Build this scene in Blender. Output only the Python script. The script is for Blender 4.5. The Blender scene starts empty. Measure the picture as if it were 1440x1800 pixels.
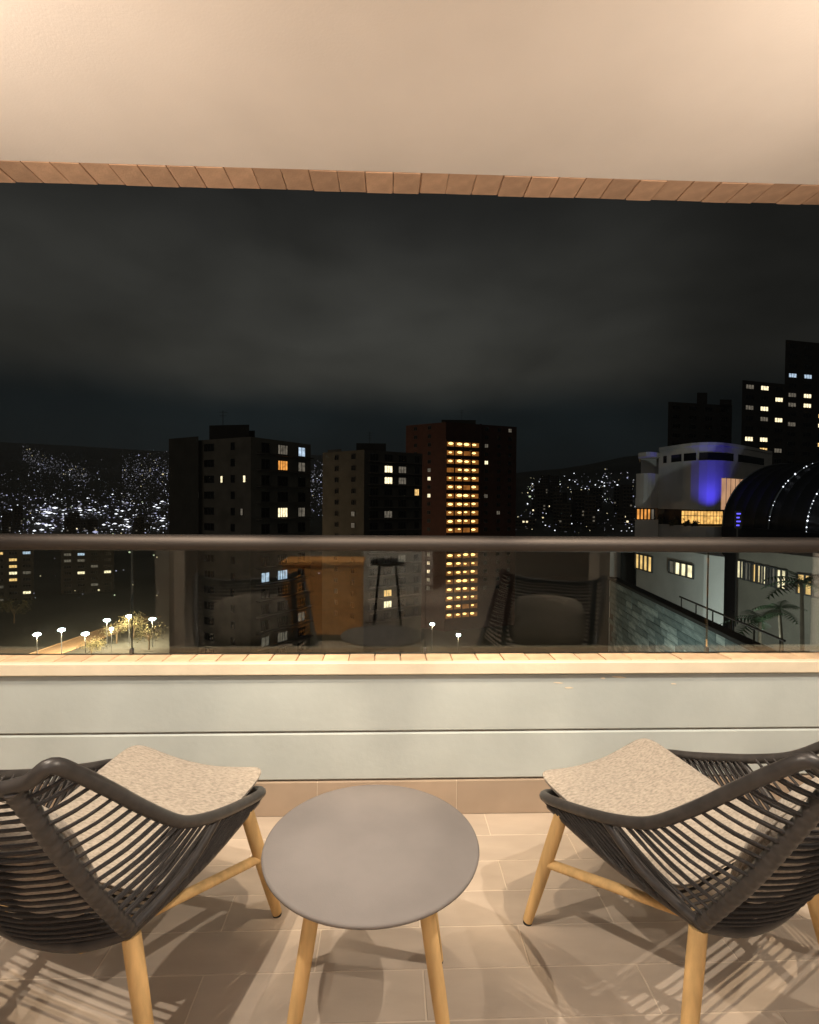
import bpy, math, random
from mathutils import Vector, Matrix
R = math.radians
rnd = random.Random(7)
S = bpy.context.scene
COL = S.collection

# ------------------------------------------------------------------ camera
F = 936.0
CAM = Vector((0, 0, 1.3))
ROT = (Matrix.Rotation(R(-2.1), 3, 'Z') @ Matrix.Rotation(R(90 - 1.22), 3, 'X') @ Matrix.Rotation(R(.42), 3, 'Z'))
cd = bpy.data.cameras.new('camera'); cam = bpy.data.objects.new('camera', cd); COL.objects.link(cam)
cam.matrix_world = Matrix.Translation(CAM) @ ROT.to_4x4()
cd.sensor_fit = 'HORIZONTAL'; cd.sensor_width = 36; cd.lens = 36 * F / 1440
cd.clip_start = .05; cd.clip_end = 20000
S.camera = cam

def at(px, py, d):
    """world point at depth y = d (metres out from the lens) seen in that direction"""
    v = ROT @ Vector(((px - 720) / F, (900 - py) / F, -1))
    return CAM + v * (d / v.y)

# ------------------------------------------------------------------ world
W = bpy.data.worlds.new('World'); S.world = W; W.use_nodes = True
nt = W.node_tree; nt.nodes.clear()
def N(t, tree=None, **kw):
    n = (tree or nt).nodes.new(t)
    for k, v in kw.items(): setattr(n, k, v)
    return n
def math_(op, a, b=None, tree=None, clamp=False):
    tree = tree or nt
    n = N('ShaderNodeMath', tree, operation=op, use_clamp=clamp)
    for i, v in enumerate((a, b)):
        if v is None: continue
        if isinstance(v, (int, float)): n.inputs[i].default_value = v
        else: tree.links.new(v, n.inputs[i])
    return n.outputs[0]
def ramp(fac, stops, tree=None, interp='EASE'):
    tree = tree or nt
    n = N('ShaderNodeValToRGB', tree); cr = n.color_ramp; cr.interpolation = interp
    while len(cr.elements) < len(stops): cr.elements.new(.5)
    for e, (p, c) in zip(cr.elements, stops):
        e.position = p
        e.color = (*c, 1) if isinstance(c, tuple) else (c, c, c, 1)
    if fac is not None: tree.links.new(fac, n.inputs[0])
    return n.outputs[0]
tc = N('ShaderNodeTexCoord'); sx = N('ShaderNodeSeparateXYZ'); nt.links.new(tc.outputs['Generated'], sx.inputs[0])
elev = math_('ARCSINE', sx.outputs[2])                       # radians above the horizon
azim = math_('ARCTAN2', sx.outputs[0], sx.outputs[1])        # 0 straight out, + to the right
# overcast night: a dark fog bank low down, town light caught on the cloud base above it
wob = N('ShaderNodeTexNoise'); wob.inputs['Scale'].default_value = 5; wob.inputs['Detail'].default_value = 3
nt.links.new(tc.outputs['Generated'], wob.inputs['Vector'])
el2 = math_('ADD', elev, math_('MULTIPLY', math_('SUBTRACT', wob.outputs[0], .5), .05))
e01 = math_('DIVIDE', el2, 1.5708, clamp=True)
base = ramp(e01, [(0, (.0040, .0055, .0060)), (.095, (.0075, .0112, .0125)), (.150, (.037, .037, .032)), (.21, (.034, .034, .030)), (.34, (.0150, .0150, .0140)), (1, (.012, .012, .0115))])
mp = N('ShaderNodeMapping'); mp.inputs['Scale'].default_value = (1, 1, 2.2); nt.links.new(tc.outputs['Generated'], mp.inputs[0])
cl = N('ShaderNodeTexNoise'); cl.inputs['Scale'].default_value = 2.6; cl.inputs['Detail'].default_value = 6; cl.inputs['Roughness'].default_value = .5
cl.inputs['Distortion'].default_value = .15
nt.links.new(mp.outputs[0], cl.inputs['Vector'])
clr = ramp(cl.outputs[0], [(.28, .60), (.72, 1.42)], interp='LINEAR')
glow = ramp(math_('ADD', math_('DIVIDE', azim, 2 * math.pi), .5), [(0, .5), (.36, .75), (.5, 1.15), (.56, .85), (.60, .42), (1, .5)])
m1 = N('ShaderNodeMix', data_type='RGBA', blend_type='MULTIPLY'); m1.inputs[0].default_value = 1
nt.links.new(base, m1.inputs[6]); nt.links.new(clr, m1.inputs[7])
m2 = N('ShaderNodeMix', data_type='RGBA', blend_type='MULTIPLY'); m2.inputs[0].default_value = 1
nt.links.new(m1.outputs[2], m2.inputs[6]); nt.links.new(glow, m2.inputs[7])
sky = N('ShaderNodeTexSky'); sky.sky_type = 'NISHITA'; sky.sun_disc = False; sky.sun_elevation = R(-8); sky.sun_rotation = R(200)
m3 = N('ShaderNodeMix', data_type='RGBA', blend_type='ADD'); m3.inputs[0].default_value = .002
nt.links.new(m2.outputs[2], m3.inputs[6]); nt.links.new(sky.outputs[0], m3.inputs[7])
bg = N('ShaderNodeBackground'); bg.inputs[1].default_value = 1; nt.links.new(m3.outputs[2], bg.inputs[0])
wo = N('ShaderNodeOutputWorld'); nt.links.new(bg.outputs[0], wo.inputs[0])
# faint night glow of the town and moon from behind the building
sl = bpy.data.lights.new('sun', 'SUN'); sl.energy = .13; sl.angle = R(40); sl.color = (1, .9, .76)
so = bpy.data.objects.new('sun', sl); COL.objects.link(so)
sl.energy = .10
so.rotation_euler = Vector((.45, 1, -.5)).to_track_quat('-Z', 'Y').to_euler()

S.view_settings.view_transform = 'Standard'; S.view_settings.look = 'None'
S.view_settings.exposure = 0; S.view_settings.gamma = 1; S.view_settings.use_curve_mapping = False
S.render.engine = 'CYCLES'
S.cycles.use_denoising = True; S.cycles.use_light_tree = True
S.cycles.max_bounces = 10; S.cycles.transparent_max_bounces = 24; S.cycles.diffuse_bounces = 6; S.cycles.glossy_bounces = 5
S.cycles.sample_clamp_indirect = 6; S.cycles.caustics_reflective = False; S.cycles.caustics_refractive = False

# ------------------------------------------------------------------ materials
def new_mat(name):
    m = bpy.data.materials.new(name); m.use_nodes = True
    t = m.node_tree
    return m, t, t.nodes['Principled BSDF']
def pbr(name, col, rough=.6, metal=0, noise=0, nscale=20, bump=0, bscale=80, spec=.5, stretch=(1, 1, 1), per_object=0, detail=4):
    m, t, b = new_mat(name)
    b.inputs['Roughness'].default_value = rough; b.inputs['Metallic'].default_value = metal
    b.inputs['Specular IOR Level'].default_value = spec
    c = N('ShaderNodeTexCoord', t)
    mpn = N('ShaderNodeMapping', t); mpn.inputs['Scale'].default_value = stretch
    t.links.new(c.outputs['Object'], mpn.inputs[0])
    col_out = None
    if noise:
        nz = N('ShaderNodeTexNoise', t); nz.inputs['Scale'].default_value = nscale; nz.inputs['Detail'].default_value = detail
        t.links.new(mpn.outputs[0], nz.inputs['Vector'])
        lo = tuple(max(0, x * (1 - noise)) for x in col); hi = tuple(min(1, x * (1 + noise)) for x in col)
        col_out = ramp(nz.outputs[0], [(.3, lo), (.7, hi)], t, 'LINEAR')
        rr = math_('ADD', math_('MULTIPLY', nz.outputs[0], .16), rough - .08, t)
        t.links.new(rr, b.inputs['Roughness'])
    if per_object:
        oi = N('ShaderNodeObjectInfo', t)
        k = ramp(oi.outputs['Random'], [(0, 1 - per_object), (1, 1 + per_object)], t, 'LINEAR')
        mx = N('ShaderNodeMix', t, data_type='RGBA', blend_type='MULTIPLY'); mx.inputs[0].default_value = 1
        if col_out is None: mx.inputs[6].default_value = (*col, 1)
        else: t.links.new(col_out, mx.inputs[6])
        mx.clamp_result = False
        t.links.new(k, mx.inputs[7]); col_out = mx.outputs[2]
    if col_out is None: b.inputs['Base Color'].default_value = (*col, 1)
    else: t.links.new(col_out, b.inputs['Base Color'])
    if bump:
        nb = N('ShaderNodeTexNoise', t); nb.inputs['Scale'].default_value = bscale; nb.inputs['Detail'].default_value = 5
        t.links.new(mpn.outputs[0], nb.inputs['Vector'])
        bp = N('ShaderNodeBump', t); bp.inputs['Strength'].default_value = bump; bp.inputs['Distance'].default_value = .004
        t.links.new(nb.outputs[0], bp.inputs['Height']); t.links.new(bp.outputs[0], b.inputs['Normal'])
    return m
def emit(name, col, strength, sample=False, var=0, vscale=1.5):
    m, t, b = new_mat(name)
    b.inputs['Base Color'].default_value = (.02, .02, .02, 1)
    b.inputs['Emission Strength'].default_value = strength
    b.inputs['Emission Color'].default_value = (*col, 1)
    if var:
        c = N('ShaderNodeTexCoord', t); g = N('ShaderNodeNewGeometry', t)
        nz = N('ShaderNodeTexNoise', t); nz.inputs['Scale'].default_value = vscale; nz.inputs['Detail'].default_value = 2
        t.links.new(g.outputs['Position'], nz.inputs['Vector'])
        k = ramp(nz.outputs[0], [(.32, tuple(x * (1 - var) for x in col)), (.68, col)], t, 'LINEAR')
        t.links.new(k, b.inputs['Emission Color'])
    m.cycles.emission_sampling = 'AUTO' if sample else 'NONE'
    return m

M = {}
M['ceiling'] = pbr('ceiling_paint', (.81, .73, .675), .85, noise=.04, nscale=2.5, bump=.12, bscale=120)
M['wall'] = pbr('parapet_paint', (.46, .515, .52), .62, noise=.10, nscale=2.4, bump=.18, bscale=35)
M['lip'] = pbr('cream_render', (.72, .65, .52), .7, noise=.07, nscale=6, bump=.25, bscale=60)
M['brick'] = pbr('brick_terracotta', (.55, .345, .225), .85, noise=.14, nscale=14, bump=.4, bscale=90, per_object=.13)
M['capbrick'] = pbr('cap_brick_clay', (.66, .48, .31), .8, noise=.12, nscale=14, bump=.4, bscale=90, per_object=.14)
M['mortar'] = pbr('mortar', (.50, .40, .31), .9, bump=.3, bscale=150)
M['tile'] = pbr('porcelain_tile', (.43, .36, .295), .42, noise=.09, nscale=3.5, stretch=(1, 3, 1), bump=.05, bscale=50, per_object=.06)
M['grout'] = pbr('grout', (.56, .48, .39), .9)
M['skirt'] = pbr('skirting_tile', (.36, .285, .22), .45, noise=.10, nscale=4, per_object=.05)
M['table'] = pbr('table_taupe', (.195, .180, .173), .42, noise=.06, nscale=9, bump=.05, bscale=300)
M['wood'] = pbr('eucalyptus_wood', (.62, .41, .18), .45, noise=.22, nscale=7, stretch=(5, 5, .6), bump=.08, bscale=40, detail=6)
M['rope'] = pbr('dark_rope', (.034, .031, .031), .45, noise=.25, nscale=160, bump=.5, bscale=500)
M['rubber'] = pbr('rubber', (.02, .02, .02), .7)
M['steel'] = pbr('brushed_steel', (.085, .076, .072), .19, metal=1, noise=.08, nscale=3, stretch=(.3, 30, 30), bump=.02, bscale=60)
M['dsteel'] = pbr('dark_steel', (.12, .12, .12), .4, metal=.8)
M['fabric'] = None
M['roomwall'] = pbr('room_wall_paint', (.62, .55, .46), .8, noise=.06, nscale=3)
M['roomfloor'] = pbr('room_floor', (.34, .27, .20), .4, noise=.1, nscale=3)
M['oak'] = pbr('orange_veneer', (.72, .33, .085), .45, noise=.2, nscale=6, stretch=(1, 1, 6))
M['black'] = pbr('black_paint', (.02, .018, .016), .5)

# fabric: mottled oatmeal weave
def fabric(name, col):
    m, t, b = new_mat(name)
    c = N('ShaderNodeTexCoord', t)
    n1 = N('ShaderNodeTexNoise', t); n1.inputs['Scale'].default_value = 190; n1.inputs['Detail'].default_value = 3
    mpn = N('ShaderNodeMapping', t); mpn.inputs['Scale'].default_value = (.35, 1, 1); t.links.new(c.outputs['Object'], mpn.inputs[0])
    t.links.new(mpn.outputs[0], n1.inputs['Vector'])
    k = ramp(n1.outputs[0], [(.30, tuple(x * .70 for x in col)), (.5, col), (.72, tuple(min(1, x * 1.25) for x in col))], t, 'LINEAR')
    t.links.new(k, b.inputs['Base Color']); b.inputs['Roughness'].default_value = .95
    b.inputs['Specular IOR Level'].default_value = .15
    b.inputs['Sheen Weight'].default_value = .2
    w = N('ShaderNodeTexNoise', t); w.inputs['Scale'].default_value = 420; t.links.new(c.outputs['Object'], w.inputs['Vector'])
    s = math_('ADD', math_('MULTIPLY', n1.outputs[0], .7), w.outputs[0], t)
    bp = N('ShaderNodeBump', t); bp.inputs['Strength'].default_value = .5; bp.inputs['Distance'].default_value = .003
    t.links.new(s, bp.inputs['Height']); t.links.new(bp.outputs[0], b.inputs['Normal'])
    return m
M['fabric'] = fabric('oatmeal_fabric', (.335, .298, .255))
# rope wound round a tube: rings along the tube's length (uv x in metres)
def wrapped():
    m, t, b = new_mat('wound_rope')
    u = N('ShaderNodeUVMap', t); sp = N('ShaderNodeSeparateXYZ', t); t.links.new(u.outputs[0], sp.inputs[0])
    ph = math_('ADD', math_('MULTIPLY', sp.outputs[0], 2 * math.pi / .0085), math_('MULTIPLY', sp.outputs[1], 2 * math.pi), t)
    h = math_('ABSOLUTE', math_('SINE', math_('MULTIPLY', ph, .5, t), None, t), None, t)
    nz = N('ShaderNodeTexNoise', t); nz.inputs['Scale'].default_value = 40
    c = N('ShaderNodeTexCoord', t); t.links.new(c.outputs['Object'], nz.inputs['Vector'])
    k = ramp(nz.outputs[0], [(.3, (.028, .026, .026)), (.7, (.048, .044, .043))], t, 'LINEAR')
    t.links.new(k, b.inputs['Base Color']); b.inputs['Roughness'].default_value = .4
    bp = N('ShaderNodeBump', t); bp.inputs['Strength'].default_value = .55; bp.inputs['Distance'].default_value = .004
    t.links.new(h, bp.inputs['Height']); t.links.new(bp.outputs[0], b.inputs['Normal'])
    return m
M['wound'] = wrapped()
def glass(name, tint=(.93, .96, .94), ior=1.5, rough=.0):
    m = bpy.data.materials.new(name); m.use_nodes = True; t = m.node_tree; t.nodes.clear()
    o = N('ShaderNodeOutputMaterial', t); mx = N('ShaderNodeMixShader', t); fr = N('ShaderNodeFresnel', t); fr.inputs[0].default_value = ior
    tr = N('ShaderNodeBsdfTransparent', t); tr.inputs[0].default_value = (*tint, 1)
    gl = N('ShaderNodeBsdfGlossy', t); gl.inputs['Roughness'].default_value = rough; gl.inputs[0].default_value = (1, 1, 1, 1)
    t.links.new(fr.outputs[0], mx.inputs[0]); t.links.new(tr.outputs[0], mx.inputs[1]); t.links.new(gl.outputs[0], mx.inputs[2]); t.links.new(mx.outputs[0], o.inputs[0])
    return m
M['glass'] = glass('balustrade_glass')
# town
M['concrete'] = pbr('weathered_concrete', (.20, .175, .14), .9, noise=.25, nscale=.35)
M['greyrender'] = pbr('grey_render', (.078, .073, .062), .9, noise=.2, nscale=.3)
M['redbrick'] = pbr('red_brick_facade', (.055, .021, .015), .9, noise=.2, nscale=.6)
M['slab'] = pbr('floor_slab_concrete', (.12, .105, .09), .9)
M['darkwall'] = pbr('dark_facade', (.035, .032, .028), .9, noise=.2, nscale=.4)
M['white'] = pbr('white_render', (.60, .585, .55), .85, noise=.1, nscale=.5)
M['winframe'] = pbr('window_frame', (.05, .05, .05), .6)
M['darkglass'] = pbr('dark_window_glass', (.008, .009, .011), .15)
M['warm'] = emit('lit_window_warm', (1, .62, .22), 1.5, var=.5)
M['orange'] = emit('lit_window_orange', (1, .40, .08), 1.2, var=.5)
M['paleyel'] = emit('lit_window_pale', (1, .84, .52), 2.0, var=.5)
M['cool'] = emit('lit_window_cool', (.62, .80, 1), 1.0, var=.5)
M['dim'] = emit('lit_window_dim', (.75, .65, .5), .22, var=.6)
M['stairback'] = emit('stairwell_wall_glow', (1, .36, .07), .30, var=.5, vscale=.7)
M['stairlamp'] = emit('stairwell_lamp', (1, .60, .20), 3.0)
M['lampwhite'] = emit('lamp_white', (.80, 1, .98), 24)
M['l_white'] = emit('town_light_white', (.88, .92, 1), 1.8)
M['l_blue'] = emit('town_light_lilac', (.66, .68, 1), .75)
M['l_dim'] = emit('town_light_dim', (.66, .64, .74), .22)
M['l_warm'] = emit('town_light_warm', (1, .85, .5), 1.1)
M['l_green'] = emit('town_light_green', (.85, 1, .62), .8)
M['ground'] = pbr('valley_ground', (.05, .055, .05), .95, noise=.4, nscale=.01)
M['road'] = pbr('concrete_road', (.36, .24, .14), .9, noise=.15, nscale=.2)
M['leaf'] = pbr('leaf', (.07, .065, .03), .7, noise=.4, nscale=.8, per_object=.2)
M['palm'] = pbr('palm_leaf', (.05, .085, .035), .55, noise=.3, nscale=3)
M['bark'] = pbr('bark', (.10, .075, .05), .9, noise=.3, nscale=3)
M['vault'] = pbr('black_dome_skin', (.006, .006, .008), .55, spec=.2)
M['rib'] = pbr('dome_rib', (.10, .11, .12), .6)
M['bead'] = emit('string_light_bead', (.88, .92, 1), 2.2)
M['bluesign'] = emit('blue_sign_light', (.12, .10, 1), 1.6)
def slate():
    m, t, b = new_mat('slate_cladding')
    c = N('ShaderNodeTexCoord', t); oi = N('ShaderNodeObjectInfo', t)
    mpn = N('ShaderNodeMapping', t); mpn.inputs['Scale'].default_value = (.5, .5, 3); t.links.new(c.outputs['Object'], mpn.inputs[0])
    nz = N('ShaderNodeTexNoise', t); nz.inputs['Scale'].default_value = 2.2; nz.inputs['Detail'].default_value = 8; t.links.new(mpn.outputs[0], nz.inputs['Vector'])
    s = math_('ADD', math_('MULTIPLY', nz.outputs[0], .7, t), math_('MULTIPLY', oi.outputs['Random'], .3, t), t)
    k = ramp(s, [(.3, (.10, .14, .14)), (.52, (.22, .275, .265)), (.68, (.48, .54, .50))], t, 'LINEAR')
    t.links.new(k, b.inputs['Base Color']); b.inputs['Roughness'].default_value = .7
    return m
M['slate'] = slate()

# ------------------------------------------------------------------ mesh helpers
class MB:
    def __init__(self): self.v = []; self.f = []; self.m = []; self.uv = {}; self.sm = []
    def add(self, vs, fs, mi=0, smooth=False, uv=None):
        o = len(self.v); self.v += [tuple(p) for p in vs]
        for k, f in enumerate(fs):
            if uv: self.uv[len(self.f)] = uv[k]
            self.f.append([i + o for i in f]); self.m.append(mi); self.sm.append(smooth)
        return self
    def box(self, a, b, mi=0, bev=0, mat=None):
        x0, y0, z0 = a; x1, y1, z1 = b
        if bev:
            # chamfered along every edge: three nested rings
            vs = []
            for (z, i) in ((z0, bev), (z0 + bev, 0), (z1 - bev, 0), (z1, bev)):
                k = bev if not i else 0
                X0, X1, Y0, Y1 = x0 + i, x1 - i, y0 + i, y1 - i
                if not i:
                    vs += [(X0 + k, Y0, z), (X1 - k, Y0, z), (X1, Y0 + k, z), (X1, Y1 - k, z), (X1 - k, Y1, z), (X0 + k, Y1, z), (X0, Y1 - k, z), (X0, Y0 + k, z)]
                else:
                    vs += [(X0, Y0, z), (X1, Y0, z), (X1, Y0, z), (X1, Y1, z), (X1, Y1, z), (X0, Y1, z), (X0, Y1, z), (X0, Y0, z)]
            fs = [list(range(7, -1, -1))]
            for r in range(3):
                for i in range(8):
                    j = (i + 1) % 8
                    fs.append([r * 8 + i, r * 8 + j, r * 8 + 8 + j, r * 8 + 8 + i])
            fs.append(list(range(24, 32)))
        else:
            vs = [(x0, y0, z0), (x1, y0, z0), (x1, y1, z0), (x0, y1, z0), (x0, y0, z1), (x1, y0, z1), (x1, y1, z1), (x0, y1, z1)]
            fs = [[3, 2, 1, 0], [4, 5, 6, 7], [0, 1, 5, 4], [1, 2, 6, 5], [2, 3, 7, 6], [3, 0, 4, 7]]
        if mat is not None: vs = [mat @ Vector(p) for p in vs]
        return self.add(vs, fs, mi)
    def tube(self, pts, r, n=8, closed=False, mi=0, caps=True, flat=1):
        pts = [Vector(p) for p in pts]; k = len(pts)
        rs = r if isinstance(r, (list, tuple)) else [r] * k
        T = []
        for i in range(k):
            a = pts[(i - 1) % k] if (closed or i > 0) else pts[i]; b = pts[(i + 1) % k] if (closed or i < k - 1) else pts[i]
            T.append((b - a).normalized())
        up = Vector((0, 0, 1)) if abs(T[0].z) < .9 else Vector((0, 1, 0))
        nn = (up - T[0] * up.dot(T[0])).normalized()
        vs = []; Ls = [0]
        for i in range(k):
            if i: nn = (nn - T[i] * nn.dot(T[i])).normalized(); Ls.append(Ls[-1] + (pts[i] - pts[i - 1]).length)
            bb = T[i].cross(nn)
            for j in range(n):
                a = 2 * math.pi * j / n
                vs.append(pts[i] + (nn * math.cos(a) * flat + bb * math.sin(a)) * rs[i])
        fs = []; uv = []
        seg = k if closed else k - 1
        tot = Ls[-1] + (pts[0] - pts[-1]).length
        for i in range(seg):
            i2 = (i + 1) % k; l0 = Ls[i]; l1 = Ls[i2] if i2 else tot
            for j in range(n):
                j2 = (j + 1) % n
                fs.append([i * n + j, i * n + j2, i2 * n + j2, i2 * n + j])
                uv.append([(l0, j / n), (l0, (j + 1) / n), (l1, (j + 1) / n), (l1, j / n)])
        self.add(vs, fs, mi, True, uv)
        if caps and not closed:
            self.add(vs[:n], [list(range(n - 1, -1, -1))], mi); self.add(vs[-n:], [list(range(n))], mi)
        return self
    def lathe(self, prof, n=32, mi=0, c=(0, 0, 0), smooth=True):
        vs = []; fs = []
        for (r, z) in prof:
            for j in range(n):
                a = 2 * math.pi * j / n; vs.append((c[0] + r * math.cos(a), c[1] + r * math.sin(a), c[2] + z))
        for i in range(len(prof) - 1):
            for j in range(n):
                j2 = (j + 1) % n; fs.append([i * n + j, i * n + j2, (i + 1) * n + j2, (i + 1) * n + j])
        self.add(vs, fs, mi, smooth)
        return self
    def mesh(self, name, mats):
        me = bpy.data.meshes.new(name); me.from_pydata(self.v, [], self.f)
        for m in (mats if isinstance(mats, (list, tuple)) else [mats]): me.materials.append(m)
        me.polygons.foreach_set('material_index', self.m); me.polygons.foreach_set('use_smooth', self.sm)
        if self.uv:
            ul = me.uv_layers.new(name='UVMap')
            for p in me.polygons:
                if p.index in self.uv:
                    for li, c in zip(p.loop_indices, self.uv[p.index]): ul.data[li].uv = c
        me.update()
        return me
    def build(self, name, mats, parent=None, loc=None, rot=None):
        return link(name, self.mesh(name, mats), parent, loc, rot)
def link(name, me, parent=None, loc=None, rot=None):
    o = bpy.data.objects.new(name, me); COL.objects.link(o)
    if parent is not None: o.parent = parent
    if loc is not None: o.location = loc
    if rot is not None: o.rotation_euler = rot
    return o
def tag(o, label=None, cat=None, group=None, kind=None):
    if label: o['label'] = label
    if cat: o['category'] = cat
    if group: o['group'] = group
    if kind: o['kind'] = kind
    return o
def thing(name, label, cat, loc=(0, 0, 0), rz=0, group=None):
    o = bpy.data.objects.new(name, None); COL.objects.link(o); o.empty_display_size = .1
    o.location = loc; o.rotation_euler = (0, 0, rz)
    return tag(o, label, cat, group)
def copy_tree(o, parent=None):
    c = o.copy(); COL.objects.link(c)
    if parent is not None: c.parent = parent
    for ch in KIDS.get(o, list(o.children)): copy_tree(ch, c)
    return c
KIDS = {}
def lerp(a, b, t): return Vector(a) * (1 - t) + Vector(b) * t
def interp(tab, s):
    for (a, va), (b, vb) in zip(tab, tab[1:]):
        if s <= b: return va + (vb - va) * max(0, (s - a)) / (b - a)
    return tab[-1][1]
def spline(P, n, closed=False):
    P = [Vector(p) for p in P]; out = []; k = len(P)
    for i in range(k if closed else k - 1):
        p0 = P[(i - 1) % k] if closed or i > 0 else P[i]; p1 = P[i]; p2 = P[(i + 1) % k]
        p3 = P[(i + 2) % k] if closed or i < k - 2 else p2
        for j in range(n):
            t = j / n
            out.append(.5 * ((2 * p1) + (p2 - p0) * t + (2 * p0 - 5 * p1 + 4 * p2 - p3) * t * t + (3 * p1 - p0 - 3 * p2 + p3) * t ** 3))
    if not closed: out.append(P[-1])
    return out

# ------------------------------------------------------------------ balcony shell
XL, XR = -3.3, 3.5            # ends of the balcony
YF, YW = .30, 2.18            # room front / inner face of the parapet
CZ = 2.684
# floor: grout bed, every tile its own piece
fl = MB().box((XL, -4.6, -.25), (XR, YW + .2, -.0014)).build('balcony_floor', M['grout']); tag(fl, kind='structure')
pitch_y, tile_x = .1465, .60
tm = MB().box((0, 0, -.012), (tile_x - .004, pitch_y - .004, 0), bev=.0012).mesh('tile', M['tile'])
row = 0; y = 2.18 - pitch_y
while y > .35:
    x = XL - (0.2 if row % 2 else .5)
    while x < XR:
        if x > XL - .01 and x + tile_x < XR + .01:
            link('tile', tm, fl, (x + .002, y + .002, rnd.uniform(-.0006, .0006)))
        x += tile_x
    y -= pitch_y; row += 1
# ceiling with its brick edge
ce = MB().box((XL, YF - .1, CZ), (XR, 2.275, CZ + .3)).build('ceiling', M['ceiling']); tag(ce, kind='structure')
mo = MB().box((XL, 2.277, CZ + .006), (XR, 2.425, CZ + .3)).build('mortar_bed', M['mortar'], ce)
bp_ = .118
bm = [MB().box((.0015, 0, 0), (bp_ - .0015, .150, .075), bev=.002).mesh('soffit_brick', M['brick']) for _ in range(1)]
x = XL
while x < XR - bp_:
    link('soffit_brick', bm[0], ce, (x, 2.278, CZ + rnd.uniform(-.004, .002)), (0, 0, rnd.uniform(-.008, .008)))
    x += bp_
# parapet: panels with recessed joints, skirting, cream lip, brick cap
pw = thing('parapet_wall', 'pale grey panelled parapet wall under the glass, capped with cream lip and bricks', 'wall', (0, YW, 0))
MB().box((XL, .014, 0), (XR, .112, .606)).build('wall_core', M['mortar'], pw)
MB().box((XL, 0, .347), (XR, .0135, .585), bev=.006).build('panel', M['wall'], pw)
MB().box((XL, 0, .146), (XR, .0135, .341), bev=.006).build('panel', M['wall'], pw)
MB().box((XL, -.0045, .001), (XR, .0124, .1385)).build('grout', M['grout'], pw)
sm_ = MB().box((.0015, -.006, 0), (.5735, .0125, .139), bev=.001).mesh('skirting_tile', M['skirt'])
x0s = at(558, 1400, 2.18).x - .575 * 6
for i in range(12):
    if XL - .01 < x0s + i * .575 and x0s + i * .575 + .575 < XR: link('skirting_tile', sm_, pw, (x0s + i * .575, 0, .001))
MB().box((XL, -.020, .588), (XR, .012, .638), bev=.004).build('lip', M['lip'], pw)
MB().box((XL, .0122, .607), (XR, .111, .628)).build('mortar_bed', M['mortar'], pw)
cb = MB().box((.002, 0, 0), (.106, .104, .03), bev=.002).mesh('cap_brick', M['capbrick'])
x = XL
while x < XR - .11:
    link('cap_brick', cb, pw, (x, .013, .609 + rnd.uniform(-.0015, .0015)), (0, 0, rnd.uniform(-.01, .01))); x += .108
for (px, py, w_) in ((982, 1200, .030), (1000, 1209, .022), (1088, 1190, .045), (1184, 1202, .018), (1060, 1192, .012)):
    p = at(px, py, YW); n_ = 9
    vs = [(w_ * math.cos(2 * math.pi * k / n_) * rnd.uniform(.6, 1), -.0012, .004 * math.sin(2 * math.pi * k / n_) * rnd.uniform(.5, 1.2) + .25 * -.2 * w_ * math.cos(2 * math.pi * k / n_)) for k in range(n_)]
    MB().add(vs, [list(range(n_))]).build('paint_fleck', M['lip'], pw, (p.x, 0, p.z))
# glass balustrade
YG = 2.285
gb = thing('glass_balustrade', 'frameless glass balustrade with round steel handrail on the brick-capped parapet', 'balustrade', (0, YG, .64))
edges = [-3.58, -2.335, -1.09, .155, 1.40, 2.645, 3.45]
tilt = [0, .3, .5, .5, .6, 0]
for i, (a, b) in enumerate(zip(edges, edges[1:])):
    MB().box((max(a, XL) + .0012, -.006, .002), (b - .0012, .006, .445)).build('glass_pane', M['glass'], gb)
    if i:
        c_ = MB().box((-.006, -.010, .0), (.006, .010, .026), bev=.002)
        c_.build('clamp', M['dsteel'], gb, (a, 0, 0))
rl = []
for i in range(41): rl.append((XL + (XR - XL) * i / 40, 0, .476))
MB().tube(rl, .034, 20).build('handrail', M['steel'], gb)
# balcony end walls, room front either side of the opening
tag(MB().box((XL - .15, .3, 0), (XL - .002, 2.4, CZ + .3)).build('end_wall', M['ceiling']), kind='structure')
tag(MB().box((XR + .002, .3, 0), (XR + .15, 2.4, CZ + .3)).build('end_wall', M['ceiling']), kind='structure')

# ------------------------------------------------------------------ room behind the lens (seen only mirrored in the glass)
rw = MB()
rw.box((XL - .15, -4.6, 0), (XL - .002, .298, CZ + .3)); rw.box((XR + .002, -4.6, 0), (XR + .15, .298, CZ + .3)); rw.box((XL, -4.75, 0), (XR, -4.602, CZ + .3))
tag(rw.build('room_wall', M['roomwall']), kind='structure')
tag(MB().box((XL, -4.6, CZ), (XR, YF - .102, CZ + .3)).build('room_ceiling', M['ceiling']), kind='structure')
tag(MB().box((1.66, .2, .002), (1.80, .42, CZ - .002)).box((-1.80, .2, .002), (-1.66, .42, CZ - .002)).build('door_jamb', M['roomwall']), kind='structure')
for x0, x1 in ((XL + .01, -1.81), (1.81, XR - .01)):
    d = thing('sliding_door', 'dark glazed sliding door panel behind the viewer, %s of the opening' % ('left' if x0 < 0 else 'right'), 'door', (0, .3, 0))
    MB().box((x0, 0, .02), (x1, .012, CZ - .02)).build('pane', M['darkglass'], d)
    f_ = MB(); f_.box((x0, -.03, .003), (x0 + .06, -.002, CZ - .005)); f_.box((x1 - .06, -.03, .003), (x1, -.002, CZ - .005)); f_.build('frame', M['black'], d)
sb = thing('sideboard', 'orange wood sideboard standing behind the viewer, mirrored in the glass', 'sideboard', (-.62, -.55, 0))
MB().box((-.36, -.22, .06), (.36, .22, .70), bev=.004).build('cabinet', M['oak'], sb)
MB().box((-.38, -.24, .702), (.38, .24, .735), bev=.004).build('top', M['oak'], sb)
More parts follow.
